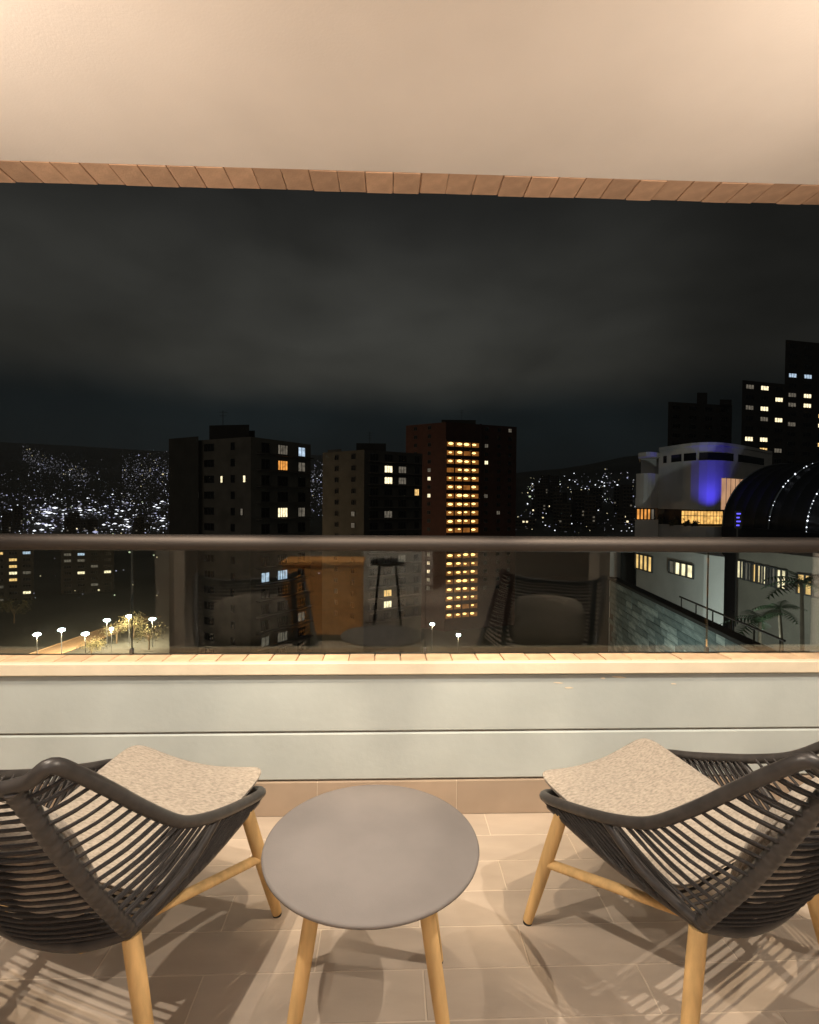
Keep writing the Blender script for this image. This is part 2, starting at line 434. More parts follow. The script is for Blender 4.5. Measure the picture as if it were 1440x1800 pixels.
MB().box((-.33, -.2, .001), (.33, .2, .058)).build('plinth', M['black'], sb)
tag(MB().box((-.40, -3.2, .002), (.62, -3.05, CZ - .002)).build('room_partition', M['white']), kind='structure')
st = thing('bar_stool', 'dark bar stool beside the sideboard behind the viewer', 'stool', (-.02, -1.1, 0))
MB().lathe([(0, .62), (.17, .62), (.18, .64), (.17, .67), (0, .675)], 24).build('seat', M['black'], st)
for k in range(4):
    a = R(45 + 90 * k); MB().tube([(.12 * math.cos(a), .12 * math.sin(a), .62), (.2 * math.cos(a), .2 * math.sin(a), 0)], .012).build('leg', M['black'], st)

# ------------------------------------------------------------------ lamps
M['lens'] = emit('downlight_lens', (1, .80, .55), 3)
WARM = (1, .855, .69)
def downlight(x, y, watts, label, size=150, blend=.5, col=WARM, aim=(0, 0, -1), rad=.014):
    t = thing('ceiling_downlight', label, 'downlight', (x, y, CZ), 0, 'downlights in the balcony ceiling')
    MB().lathe([(.030, -.003), (.034, -.010), (.050, -.010), (.055, -.006), (.055, -.0005)], 28).build('trim_ring', M['steel'], t)
    MB().lathe([(0.0005, -.002), (.030, -.002)], 28).build('lens', M['lens'], t)
    l = bpy.data.lights.new('lamp', 'SPOT'); l.energy = watts; l.color = col; l.spot_size = R(size); l.spot_blend = blend; l.shadow_soft_size = rad
    o = bpy.data.objects.new('lamp', l); COL.objects.link(o); o.parent = t; o.location = (0, 0, -.045)
    o.rotation_euler = Vector(aim).to_track_quat('-Z', 'Y').to_euler()
downlight(-.85, .72, 140, 'recessed downlight above the left chair')
downlight(1.30, .72, 140, 'recessed downlight above the right chair')
downlight(1.95, .52, 75, 'recessed downlight at the right end of the balcony')
downlight(-1.60, 1.36, 65, 'recessed downlight at the left end of the balcony')
downlight(-.95, 1.20, 130, 'recessed narrow spot near the parapet, left', 46, .35, aim=(-.02, .36, -1), col=(1, .79, .55))
downlight(.05, 1.20, 110, 'recessed narrow spot near the parapet, middle', 38, .4, aim=(0, .42, -1), col=(1, .79, .55))
downlight(1.00, 1.20, 130, 'recessed narrow spot near the parapet, right', 46, .35, aim=(.02, .36, -1), col=(1, .79, .55))
downlight(-.09, 1.30, 85, 'narrow recessed spot straight above the side table', 15, 1.0)
def uplight(x, watts, label):  # out of view, added to brighten the balcony ceiling
    t = thing('added_uplight', label, 'added lamp', (x, .425, 1.95), 0, 'added uplights on the door jambs')
    MB().box((-.05, .0, -.06), (.05, .07, .06), bev=.006).build('housing', M['dsteel'], t)
    l = bpy.data.lights.new('lamp', 'SPOT'); l.energy = watts; l.color = WARM; l.spot_size = R(98); l.spot_blend = 1; l.shadow_soft_size = .03
    o = bpy.data.objects.new('lamp', l); COL.objects.link(o); o.parent = t; o.location = (0, .05, .09)
    o.rotation_euler = Vector((-x * .55, 1.75, .58)).to_track_quat('-Z', 'Y').to_euler()
uplight(-1.73, 165, 'uplight added to brighten the ceiling from the left door jamb behind the viewer')
uplight(1.73, 118, 'uplight added to brighten the ceiling from the right door jamb behind the viewer')
# room pendant lights spill out under the ceiling
def room_lamp(x, y, z, w, label):
    t = thing('pendant_lamp', label, 'lamp', (x, y, CZ))
    MB().tube([(0, 0, -.001), (0, 0, z - CZ + .14)], .004, 6).build('cable', M['black'], t)
    MB().lathe([(0.0005, .14), (.06, .125), (.115, .06), (.13, 0), (.115, -.06), (.06, -.125), (.0005, -.14)], 24, c=(0, 0, z - CZ)).build('globe', emit('opal_globe', (1, .8, .55), 4, True), t)
room_lamp(-1.3, -1.9, 2.0, 0, 'opal globe pendant in the room behind, left')
room_lamp(1.2, -1.9, 2.0, 0, 'opal globe pendant in the room behind, right')
al = bpy.data.lights.new('room_lamp', 'AREA'); al.energy = 36; al.color = (.92, .97, 1); al.size = 2.5; al.shape = 'SQUARE'
ao = bpy.data.objects.new('room_lamp', al); COL.objects.link(ao); ao.location = (0, -2.2, 2.6)

def added_room_spot(x, y, watts, aim, size, label):  # unseen spots added to strengthen the reflections in the glass
    t = thing('ceiling_downlight', label, 'downlight', (x, y, CZ), 0, 'added downlights in the room ceiling')
    MB().lathe([(.030, -.003), (.034, -.010), (.050, -.010), (.055, -.006), (.055, -.0005)], 20).build('trim_ring', M['steel'], t)
    l = bpy.data.lights.new('lamp', 'SPOT'); l.energy = watts; l.color = WARM; l.spot_size = R(size); l.spot_blend = .6; l.shadow_soft_size = .03
    o = bpy.data.objects.new('lamp', l); COL.objects.link(o); o.parent = t; o.location = (0, 0, -.03)
    o.rotation_euler = Vector(aim).to_track_quat('-Z', 'Y').to_euler()
added_room_spot(.1, -1.7, 300, (0, -1.3, -1.7), 70, 'downlight added to brighten the mirrored pale partition behind the viewer')
added_room_spot(-.62, .05, 190, (0, -.42, -2.2), 34, 'downlight added to brighten the mirrored sideboard behind the viewer')

# ------------------------------------------------------------------ side table
tb = thing('side_table', 'round taupe side table with four splayed wooden legs between the chairs', 'table', (-.039, 1.284, 0), 0)
TH = .47
MB().lathe([(0.0005, TH), (.2545, TH), (.259, TH - .0015), (.2605, TH - .005), (.259, TH - .010), (.2525, TH - .012), (0.0005, TH - .012)], 96).build('tabletop', M['table'], tb)
MB().lathe([(.13, TH - .013), (.15, TH - .013), (.15, TH - .035), (.13, TH - .035)], 40).build('mounting_ring', M['dsteel'], tb)
for k in range(4):
    a = R(45 + 90 * k); c, s = math.cos(a), math.sin(a)
    p0 = Vector((.165 * c, .165 * s, TH - .014)); p1 = Vector((.262 * c, .262 * s, .008))
    lg = MB().tube([lerp(p0, p1, t) for t in (0, .25, .5, .75, 1)], [.0175, .0175, .017, .015, .0125], 14).build('leg', M['wood'], tb)
    MB().tube([p1 + Vector((0, 0, .002)), p1 - Vector((0, 0, .008))], .0118, 12).build('foot', M['rubber'], lg)

# ------------------------------------------------------------------ lounge chairs
ZT = [(0, .390), (.15, .432), (.3, .484), (.4, .530), (.45, .561), (.57, .673), (.66, .764), (.733, .826)]
def rim(s, g): return Vector((g * (.285 + .047 * s / .733 + .022 * math.sin(math.pi * min(1, s / .733))), -s, interp(ZT, s)))
def make_chair():
    t = thing('lounge_chair', 'x', 'chair')
    # the rim: one closed loop, front bar > side > back rail > side
    P = []
    side = [.04, .12, .22, .32, .42, .52, .62, .69]
    back = [(.327, -.735, .824), (.292, -.752, .797), (.22, -.768, .776), (.12, -.783, .766), (0, -.789, .763)]
    P += [(-.18, .012, .366), (0, .018, .356), (.18, .012, .366), (.255, .006, .380)]
    P += [rim(s, 1) for s in side] + [Vector(p) for p in back] + [Vector((-p[0], p[1], p[2])) for p in reversed(back[:-1])]
    P += [rim(s, -1) for s in reversed(side)] + [(-.255, .006, .380)]
    MB().tube(spline(P, 5, True), .0145, 10, True).build('rim', M['wound'], t)
    posts = {}
    for g in (1, -1):
        nd = Vector((g * .252, -.492, .316)); tp = Vector((g * .270, -.760, .785)); fr = Vector((g * .272, -.03, .372))
        post = spline([nd, lerp(nd, tp, .35) + Vector((g * .012, -.012, 0)), lerp(nd, tp, .7) + Vector((g * .006, -.008, 0)), tp], 6)
        posts[g] = post
        wind = spline(post, 7)
        MB().tube(wind, [.0160 + .0024 * abs(math.sin(q_ * .62)) for q_ in range(len(wind))], 10).build('back_post', M['wound'], t)
        rail = spline([fr, lerp(fr, nd, .5) + Vector((g * .006, 0, -.012)), nd], 8)
        MB().tube(rail, .0135, 8).build('seat_rail', M['wound'], t)
        st_ = spline([rim(.27, g), lerp(rim(.27, g), nd, .5) + Vector((g * .02, 0, -.004)), nd], 6)
        MB().tube(st_, .0115, 8).build('side_strut', M['wound'], t)
        def along(L, u):
            u = max(0, min(.9999, u)) * (len(L) - 1); i = int(u); return lerp(L[i], L[i + 1], u - i)
        n = 17
        for lay in (0, 1):                              # the cord goes round the frame: an outer and an inner run
            for i in range(n):
                u = (i + .6 + .45 * lay) / (n + .4)
                off = Vector((g * (.008 if not lay else -.012), 0, 0))
                a = along(post, .06 + .90 * u) + off; b = rim(.30 + .42 * u, g) + off
                mid = lerp(a, b, .5) + Vector((g * .012 * (1 - u), -.002, -.003)) + Vector((rnd.uniform(-.002, .002),) * 3)
                MB().tube(spline([a, mid, b], 3), .0039 * rnd.uniform(.9, 1.1), 6).build('rope', M['rope'], t)
        n = 15
        for lay in (0, 1):
            for i in range(n):
                v = (i + .5) / n
                a = rim(.27 * (1 - v) + .015, g); b = along(rail, 1 - v * .93 - .02 + .05 * lay)
                off = Vector((g * (.009 if not lay else -.007), 0, 0))
                mid = lerp(a, b, .5) + off + Vector((rnd.uniform(-.0015, .0015),) * 3)
                MB().tube(spline([a + off, mid, b + off], 3), .0040, 6).build('rope', M['rope'], t)
    bl, br = posts[1], posts[-1]
    n = 22
    for lay in (0, 1):
        for i in range(n):
            u = .04 + .92 * (i + .4 * lay) / (n - .6)
            k = u * (len(bl) - 1); j = min(int(k), len(bl) - 2)
            o_ = Vector((0, -.009 if not lay else .010, 0))
            a = lerp(bl[j], bl[j + 1], k - j) + o_; b = Vector((-a.x, a.y, a.z)); bu = .062 - .025 * u
            mid = lerp(a, b, .5) + Vector((0, -bu, -.035 + .02 * u))
            MB().tube(spline([a, lerp(a, b, .22) + Vector((0, -bu * .68, -.018)), mid, lerp(a, b, .78) + Vector((0, -bu * .68, -.018)), b], 2), .0039, 6).build('rope', M['rope'], t)
    rb = spline([(.252, -.492, .314), (.15, -.538, .292), (0, -.552, .282), (-.15, -.538, .292), (-.252, -.492, .314)], 5)
    MB().tube(rb, .0145, 8).build('rear_rail', M['wound'], t)
    for i in range(24):                                # cord deck under the cushion
        q = (i + .5) / 24; y_ = -.02 - .47 * q; xw_ = .270 - .02 * q; z_ = .368 - .055 * q
        MB().tube([(-xw_, y_, z_), (-xw_ * .5, y_, z_ - .026), (xw_ * .5, y_, z_ - .026), (xw_, y_, z_)], .0039, 5).build('rope', M['rope'], t)
    # legs and stretchers
    for g in (1, -1):
        for top, bot in (((g * .265, -.075, .370), (g * .324, .004, .008)), ((g * .252, -.488, .303), (g * .340, -.515, .008))):
            top, bot = Vector(top), Vector(bot)
            lg = MB().tube([lerp(top, bot, q) for q in (0, .3, .6, .85, 1)], [.0205, .0205, .019, .0165, .0145], 16).build('leg', M['wood'], t)
            MB().tube([bot + Vector((0, 0, .003)), bot - Vector((0, 0, .008))], .0135, 12).build('foot', M['rubber'], lg)
        a = lerp((g * .265, -.075, .370), (g * .324, .004, .008), .46); b = Vector((g * .14, -.525, .274))
        d = (b - a).normalized()
        MB().tube([a, lerp(a, b, .5), b], .0165, 12, flat=.75).build('stretcher', M['wood'], t)
    # seat cushion: rounded slab, front corners lifted, tucked behind at the back
    def cushion(name, hx, hy, th, fn, nu=26, nv=24, par=t, pw_=5):
        vs = []; fs = []; per = []
        def edge(u, v):
            m_ = max(abs(u), abs(v), 1e-6); k = max(1e-6, (abs(u) ** pw_ + abs(v) ** pw_) ** (1 / pw_))
            return u * m_ / k, v * m_ / k, m_
        for sgn in (1, -1):
            for j in range(nv + 1):
                for i in range(nu + 1):
                    u = -1 + 2 * i / nu; v = -1 + 2 * j / nv
                    uu, vv, m_ = edge(math.sin(u * math.pi / 2), math.sin(v * math.pi / 2))
                    q = math.sqrt(max(0, 1 - m_ ** 7)) * .8 + .2
                    h = sgn * th * q * (1 + .25 * (1 - m_ * m_))
                    vs.append(fn(uu * hx, vv * hy, h))
        A = (nu + 1) * (nv + 1)
        for j in range(nv):
            for i in range(nu):
                a = j * (nu + 1) + i; b, c, d = a + 1, a + nu + 2, a + nu + 1
                fs.append([a, b, c, d]); fs.append([A + d, A + c, A + b, A + a])
        ring = [i for i in range(nu + 1)] + [j * (nu + 1) + nu for j in range(1, nv + 1)] + [nv * (nu + 1) + i for i in range(nu - 1, -1, -1)] + [j * (nu + 1) for j in range(nv - 1, 0, -1)]
        for a, b in zip(ring, ring[1:] + ring[:1]): fs.append([b, a, A + a, A + b])
        o = MB().add(vs, fs, 0, True).build(name, M['fabric'], par)
        MB().tube([Vector(vs[i]) for i in ring], .0034, 6, True).build('piping', M['fabric'], o)
        return o
    def seat_fn(x, y, h):
        s = .235 - y                                   # 0 front .. .47 back
        zc = .400 - .10 * s + .55 * x * x * max(0, 1 - s / .36)
        k = max(0, 1 - s / .10); zc += .006 * k * k
        crease = -.004 * math.exp(-((x - .05) / .012) ** 2) * (1 if h > 0 else 0)
        return (x * (1 - .14 * s), y - .200, zc + h + crease)
    cushion('seat_cushion', .272, .235, .019, seat_fn, pw_=9)
    ax = Vector((0, -.40, .916)).normalized(); nrm = Vector((0, .916, .40)).normalized()
    def back_fn(x, y, h):
        c = Vector((0, -.60, .545))
        return c + Vector((x, 0, 0)) + ax * (y - .02 * (x / .23) ** 2) + nrm * (h - .02 + .25 * x * x)
    cushion('back_cushion', .235, .165, .042, back_fn, 20, 16, pw_=4)
    return t
ch = make_chair()
KIDS.update({o: [c for c in bpy.data.objects if c.parent == o] for o in [ch] + [c for c in bpy.data.objects if c.parent == ch]})
ch2 = copy_tree(ch)
for o, x, y, a, label in ((ch, -.650, 1.762, 20.4, 'dark rope lounge chair at the left of the round table, oatmeal seat cushion'), (ch2, .720, 1.750, -28.2, 'dark rope lounge chair at the right of the round table, back cushion edge showing')):
    o.location = (x, y, 0); o.rotation_euler = (0, 0, R(-a)); tag(o, label, 'chair', 'rope lounge chairs either side of the table')

# ------------------------------------------------------------------ the town: terrain
GZ = -45.0
def terr(x, y):
    r = math.hypot(x, y); az = math.degrees(math.atan2(x, y))
    zl = GZ + 375 * max(0, (min(r, 4000) - 700) / 3300) ** 1.25
    w = max(0, min(1, (az - 4) / 8)); w = w * w * (3 - 2 * w)
    ridge = 100 + 45 * max(0, min(1, (az - 11) / 12)) + 6 * math.sin(az * 1.7)
    zr = GZ + ridge * max(0, min(1.0, (r - 300) / 900)) ** 1.1
    z = zl * (1 - w) + zr * w
    return z + 6 * math.sin(x * .004 + 1) * math.sin(y * .003) * min(1, r / 2000)
vs = []; fs = []
rs_ = [20, 120, 250, 300, 450, 600, 700, 850, 1000, 1150, 1250, 1500, 1800, 2200, 2700, 3200, 3600, 4000, 4600]
azs = list(range(-90, 91, 3))
for r_ in rs_:
    for a in azs:
        x, y = r_ * math.sin(R(a)), r_ * math.cos(R(a)); vs.append((x, y, terr(x, y) - (0 if r_ < 4000 else (r_ - 4000) * .09)))
n = len(azs)
for i in range(len(rs_) - 1):
    for j in range(n - 1): fs.append([i * n + j, i * n + j + 1, (i + 1) * n + j + 1, (i + 1) * n + j])
tag(MB().add(vs, fs, 0, True).build('hills', M['ground']), kind='structure')

# town lights too many to count, scattered over the valley and the hillsides
def octa(mb, p, sx, sz, mi):
    x, y, z = p
    mb.add([(x - sx, y, z), (x + sx, y, z), (x, y - sx, z), (x, y + sx, z), (x, y, z - sz), (x, y, z + sz)],
           [[0, 2, 5], [2, 1, 5], [1, 3, 5], [3, 0, 5], [2, 0, 4], [1, 2, 4], [3, 1, 4], [0, 3, 4]], mi)
def cast(px, py):
    v = ROT @ Vector(((px - 720) / F, (900 - py) / F, -1)); v /= v.y
    y = 260.0
    while y < 5200:
        p = CAM + v * y
        if p.z < terr(p.x, p.y): return p
        y *= 1.012
    return None
LM = [M['l_white'], M['l_blue'], M['l_dim'], M['l_warm'], M['l_green']]
def scatter(mb, n, x0, x1, yfn, mix, size, wide=1):
    k = 0; tries = 0
    while k < n and tries < n * 6:
        tries += 1
        px = rnd.uniform(x0, x1); py = yfn(px)
        p = cast(px, py)
        if p is None: continue
        r_ = p.length / F; mi = rnd.choices(range(5), mix)[0]
        sz = size * r_ * rnd.choice((.4, .5, .6, .75, .9, 1.1)) * (1 if rnd.random() < .93 else 1.7)
        q_ = CAM + (p - CAM) * .965
        octa(mb, (q_.x, q_.y, q_.z + sz), sz * wide * rnd.uniform(.8, 1.6), sz, mi); k += 1
vl = MB()
def patch(cx, cy, w, h, slope=0):
    def f(px): return cy + (px - cx) * slope + rnd.gauss(0, h)
    return f
scatter(vl, 520, 0, 300, lambda px: rnd.triangular(800, 940, 930), (1, 3, 9, .3, 0), .6)
scatter(vl, 300, 0, 300, lambda px: rnd.uniform(868, 942), (3, 4, 4, .5, .2), .75, 1.5)
scatter(vl, 380, 40, 160, patch(95, 820, 0, 10, .28), (.2, 1, 9, .2, 0), .62)
scatter(vl, 400, 215, 300, patch(270, 832, 0, 20), (.4, 1.5, 9, .3, 0), .62)
scatter(vl, 60, 20, 300, patch(150, 893, 0, 1.2, -.05), (2, 3, 3, 0, 0), .8, 2)
scatter(vl, 45, 0, 300, patch(150, 903, 0, 5, -.03), (5, 2, 1, 0, 0), 1.0, 3)
scatter(vl, 45, 60, 300, patch(150, 926, 0, 7, 0), (5, 2, 1, 0, 0), 1.1, 2.6)
scatter(vl, 240, 540, 580, lambda px: rnd.triangular(806, 915, 845), (1, 1.5, 7, .3, 0), .8)
scatter(vl, 55, 0, 310, lambda px: rnd.uniform(968, 1100), (2, 1, 3, 2, 1), 1.0)
scatter(vl, 45, 560, 830, lambda px: rnd.uniform(985, 1140), (2, 1, 3, 2, 1), 1.0)
tag(vl.build('valley_lights', LM), kind='stuff')
hl = MB()
scatter(hl, 230, 905, 1125, lambda px: rnd.uniform(842 - (px - 905) * .06, 938), (2.6, 2, 4, 1, .4), .9)
scatter(hl, 70, 910, 985, lambda px: rnd.gauss(862, 11), (2, .5, 3, 2, 3), .95)
scatter(hl, 80, 1000, 1125, lambda px: rnd.gauss(868, 18), (3, 1.5, 2, .6, .3), 1.0)
tag(hl.build('hillside_lights', LM), kind='stuff')

# ------------------------------------------------------------------ windows
def win_mesh(w, h, pane, mull=1, name='window'):
    mb = MB(); t = .07
    mb.box((-w / 2, -.02, 0), (w / 2, -.01, h), 1)                                 # pane
    for a, b in (((-w / 2 - t, -.12, -t), (w / 2 + t, -.0, 0)), ((-w / 2 - t, -.12, h), (w / 2 + t, 0, h + t)), ((-w / 2 - t, -.12, 0), (-w / 2, 0, h)), ((w / 2, -.12, 0), (w / 2 + t, 0, h))): mb.box(a, b, 0)
    for k in range(mull):
        x = -w / 2 + w * (k + 1) / (mull + 1); mb.box((x - .04, -.09, 0), (x + .04, -.022, h), 0)
    return mb.mesh(name, [M['winframe'], M[pane]])
WM = {}
def window(parent, A, B, u, z, w, h, pane='darkglass', mull=1, name='window'):
    k = (round(w, 2), round(h, 2), pane, mull)
    if k not in WM: WM[k] = win_mesh(w, h, pane, mull)
    A, B = Vector((A[0], A[1], 0)), Vector((B[0], B[1], 0))
    p = lerp(A, B, u); p.z = z
    return link(name, WM[k], parent, p, (0, 0, math.atan2(B.y - A.y, B.x - A.x)))
def plan(px, d): p = at(px, 880, d); return (p.x, p.y)
def zat(py, d, px=720): return at(px, py, d).z
def prism(front, depth, z0, z1):
    """walls over a front chain of plan points (left to right), pushed back by depth"""
    c = Vector((sum(p[0] for p in front) / len(front), sum(p[1] for p in front) / len(front))).normalized() * depth
    pts = list(front) + [(p[0] + c.x, p[1] + c.y) for p in reversed(front)]
    n = len(pts); vs = [(x, y, z0) for x, y in pts] + [(x, y, z1) for x, y in pts]
    fs = [[i, (i + 1) % n, (i + 1) % n + n, i + n] for i in range(n)] + [list(range(n, 2 * n)), list(range(n - 1, -1, -1))]
    return MB().add(vs, fs)
def bands(parent, A, B, zs, out=.35, th=.25, name='floor_slab', mat='slab', u0=0, u1=1):
    A, B = Vector((A[0], A[1], 0)), Vector((B[0], B[1], 0)); L = (B - A).length
    me = MB().box((L * u0, -out, 0), (L * u1, .02, th)).mesh(name, M[mat])
    for z in zs:
        link(name, me, parent, (A.x, A.y, z), (0, 0, math.atan2(B.y - A.y, B.x - A.x)))

# ---- left tower: a lighter flank and a darker lit front, roof house on top
def tower_left():
    A, B, C_ = plan(297, 112), plan(441, 100), plan(546, 113)
    zt = zat(775, 104)
    t = thing('apartment_tower', 'broad dark apartment tower at left with lift house on its roof and few lit windows', 'building', (0, 0, 0))
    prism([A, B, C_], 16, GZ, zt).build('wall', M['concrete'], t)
    r1, r2 = plan(368, 108), plan(438, 106)
    prism([r1, r2], 8, zt - .2, zat(751, 107)).build('roof_house', M['darkwall'], t)
    r1, r2 = plan(405, 109), plan(448, 108)
    prism([r1, r2], 5, zt - .2, zat(760, 108)).build('roof_house', M['darkwall'], t)
    # parapet strip and shafts on the flank
    for (a, b, d) in ((297, 345, 110.0), (0, 0, 0)):
        if a: prism([plan(a, 110.6), plan(349, 105.6)], 1.0, GZ, zt + .6).build('stair_shaft', M['greyrender'], t)
    zs = [zt - 3.1 * (k + 1) for k in range(14)]
    for k, z in enumerate(zs):
        for u in (.52, .80):
            w = window(t, A, B, u, z + .9, 2.6 if u < .6 else .9, 1.3, 'darkglass', 2 if u < .6 else 0)
    for (u, k, p_) in ((.93, 2, 'paleyel'), (.67, 2, 'paleyel'), (.38, 3, 'dim'), (.9, 4, 'dim')):
        window(t, A, B, u, zs[k] + .9, .6, 1.2, p_, 0)
    D = Vector((B[0], B[1])); E = Vector((C_[0], C_[1]))
    bands(t, B, C_, zs, 1.2, .22, 'balcony_slab', 'slab', .08, .98)
    lit = {(1, 1): 'orange', (1, 0): 'dim', (2, 0): 'cool', (1, 4): 'paleyel', (2, 4): 'dim', (2, 1): 'dim', (0, 8): 'cool', (1, 8): 'cool', (0, 12): 'dim', (1, 12): 'dim', (2, 11): 'dim'}
    for k, z in enumerate(zs):
        for c, u in enumerate((.22, .5, .83)):
            window(t, B, C_, u, z + .45, 2.5 if c == 1 else 1.9, 1.75, lit.get((c, k), 'darkglass'), 3 if c == 1 else 1)
tower_left()
def roof_gear(px, d, py, label, n=2):
    t = thing('roof_antenna', label, 'antenna', tuple(at(px, py, d)))
    MB().tube([(0, 0, -.5), (0, 0, 3.4)], .07, 6).build('mast', M['dsteel'], t)
    for k in range(n): MB().tube([(-.9 + .2 * k, 0, 3.1 - .7 * k), (.9 - .2 * k, 0, 3.1 - .7 * k)], .04, 5).build('crossbar', M['dsteel'], t)
roof_gear(392, 108.5, 752, 'thin antenna on the lift house of the broad left tower')
roof_gear(650, 148, 781, 'thin antenna on the lift house of the slimmer grey tower', 3)
roof_gear(812, 192, 737, 'thin antenna on the roof house of the brick tower')
def tower_mid():
    A, B, C_ = plan(567, 150), plan(640, 140), plan(742, 150)
    zt = zat(795, 146)
    t = thing('apartment_tower', 'slimmer grey apartment tower with pale lit windows between the broad tower and the brick one', 'building')
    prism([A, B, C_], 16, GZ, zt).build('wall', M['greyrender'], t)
    prism([plan(626, 147), plan(678, 147)], 7, zt - .2, zat(780, 147)).build('roof_house', M['darkwall'], t)
    prism([plan(576, 150.4), plan(600, 147)], 2, GZ, zt + .8).build('stair_shaft', M['concrete'], t)
    zs = [zt - 3.05 * (k + 1) for k in range(15)]
    bands(t, B, C_, zs, 1.1, .22, 'balcony_slab', 'slab', .06, .96)
    lit = {(1, 1): 'paleyel', (1, 2): 'paleyel', (3, 3): 'warm', (1, 5): 'dim', (2, 1): 'dim', (2, 2): 'dim', (1, 12): 'warm', (1, 13): 'paleyel', (2, 9): 'dim', (0, 8): 'dim'}
    for k, z in enumerate(zs):
        for c, u in enumerate((.16, .40, .64, .9)):
            window(t, B, C_, u, z + .45, 2.4 if c < 3 else 1.4, 1.7, lit.get((c, k), 'darkglass'), 2)
        for c, u in enumerate((.35, .75)):
            window(t, A, B, u, z + .8, 1.2, 1.2, {(1, 5): 'dim', (1, 6): 'dim'}.get((c, k), 'darkglass'), 1)
tower_mid()
def tower_brick():
    A, B, C_ = plan(713, 196), plan(783, 186), plan(907, 196)
    zt = zat(744, 190)
    t = thing('brick_tower', 'tall dark red brick tower with a lit orange stairwell column down its middle', 'building')
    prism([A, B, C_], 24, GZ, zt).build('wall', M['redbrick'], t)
    prism([plan(775, 190), plan(835, 190)], 9, zt - .2, zat(737, 190)).build('roof_house', M['darkwall'], t)
    prism([plan(842, 189.2), plan(846, 189.6)], 1, GZ, zt).build('pilaster', M['redbrick'], t)
    Bv, Cv = Vector((B[0], B[1], 0)), Vector((C_[0], C_[1], 0)); L = (Cv - Bv).length; ang = math.atan2(Cv.y - Bv.y, Cv.x - Bv.x)
    w = L * .455
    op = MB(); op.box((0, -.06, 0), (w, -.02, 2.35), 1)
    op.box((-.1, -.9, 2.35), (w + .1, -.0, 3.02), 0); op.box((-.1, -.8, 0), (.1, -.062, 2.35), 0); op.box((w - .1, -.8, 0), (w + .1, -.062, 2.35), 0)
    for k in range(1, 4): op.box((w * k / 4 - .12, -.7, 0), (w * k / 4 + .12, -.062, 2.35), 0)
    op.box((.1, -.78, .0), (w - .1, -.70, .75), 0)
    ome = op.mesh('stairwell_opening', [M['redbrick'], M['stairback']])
    lm = MB(); lm.lathe([(.001, -.45), (.62, -.28), (.8, 0), (.62, .28), (.001, .45)], 10); lme = lm.mesh('stair_lamp', M['stairlamp'])
    for k in range(21):
        z = zat(775, 187) - 3.02 * k - 2.6
        o = link('stairwell_opening', ome, t, (Bv.x, Bv.y, z), (0, 0, ang))
        for q in (.13, .40, .60, .83):
            if rnd.random() < .93:
                l_ = link('stair_lamp', lme, o, (w * q + rnd.uniform(-.15, .15), -.35, 1.75 + rnd.uniform(-.15, .15)))
                sc = rnd.uniform(.55, 1.1); l_.scale = (sc * 1.25, .45, sc)
    zs = [zt - 3.02 * (k + 1) for k in range(20)]
    lit = {(0, 2): 'dim', (0, 4): 'paleyel', (2, 0): 'dim', (0, 8): 'dim', (1, 10): 'dim'}
    for k, z in enumerate(zs):
        for c, u in enumerate((.56, .74, .90)):
            window(t, B, C_, u, z + .9, 1.3, 1.2, lit.get((c, k), 'darkglass'), 1)
        for c, u in enumerate((.25, .6)):
            window(t, A, B, u, z + .9, 1.2, 1.2, {(1, 6): 'paleyel', (1, 8): 'paleyel', (1, 5): 'dim', (0, 11): 'dim'}.get((c, k), 'darkglass'), 1)
tower_brick()
def tower_back(px0, px1, pyt, d, label, lit, cols, fl_h=3.0, rows=16, steps=()):
    A, B = plan(px0, d), plan(px1, d * 1.03); zt = zat(pyt, d, min(px0, 1440))
    t = thing('apartment_tower', label, 'building')
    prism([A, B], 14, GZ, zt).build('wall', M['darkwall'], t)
    for (a, b, p) in steps: prism([plan(a, d + 3), plan(b, d + 3)], 6, zt - .1, zat(p, d + 3, a)).build('roof_house', M['darkwall'], t)
    for k in range(rows):
        z = zt - fl_h * (k + 1)
        for c in range(cols):
            window(t, A, B, (c + .5) / cols, z + .7, min(2.9, (Vector(B) - Vector(A)).length / cols * .72), 1.15, lit.get((c, k), 'darkglass'), 2)
tower_back(1172, 1284, 706, 170, 'unlit stepped tower behind the white curved building, one small light', {(3, 4): 'paleyel'}, 4, steps=((1222, 1240, 690), (1262, 1283, 702)))
tower_back(1301, 1378, 668, 150, 'dark tower with rows of warm lit windows right of the unlit stepped tower', {(0, 0): 'dim', (1, 0): 'paleyel', (2, 1): 'paleyel', (0, 2): 'dim', (1, 2): 'paleyel', (2, 3): 'paleyel', (1, 3): 'dim', (0, 5): 'paleyel', (1, 5): 'paleyel', (1, 6): 'warm', (2, 6): 'dim'}, 3)
tower_back(1375, 1480, 597, 160, 'tallest dark tower at the right edge with white lights near its top', {(0, 3): 'cool', (1, 3): 'cool', (0, 5): 'dim', (1, 5): 'paleyel', (0, 6): 'dim', (1, 6): 'paleyel', (2, 7): 'warm', (2, 8): 'paleyel', (2, 10): 'warm', (0, 8): 'dim'}, 4, 3.0, 20)
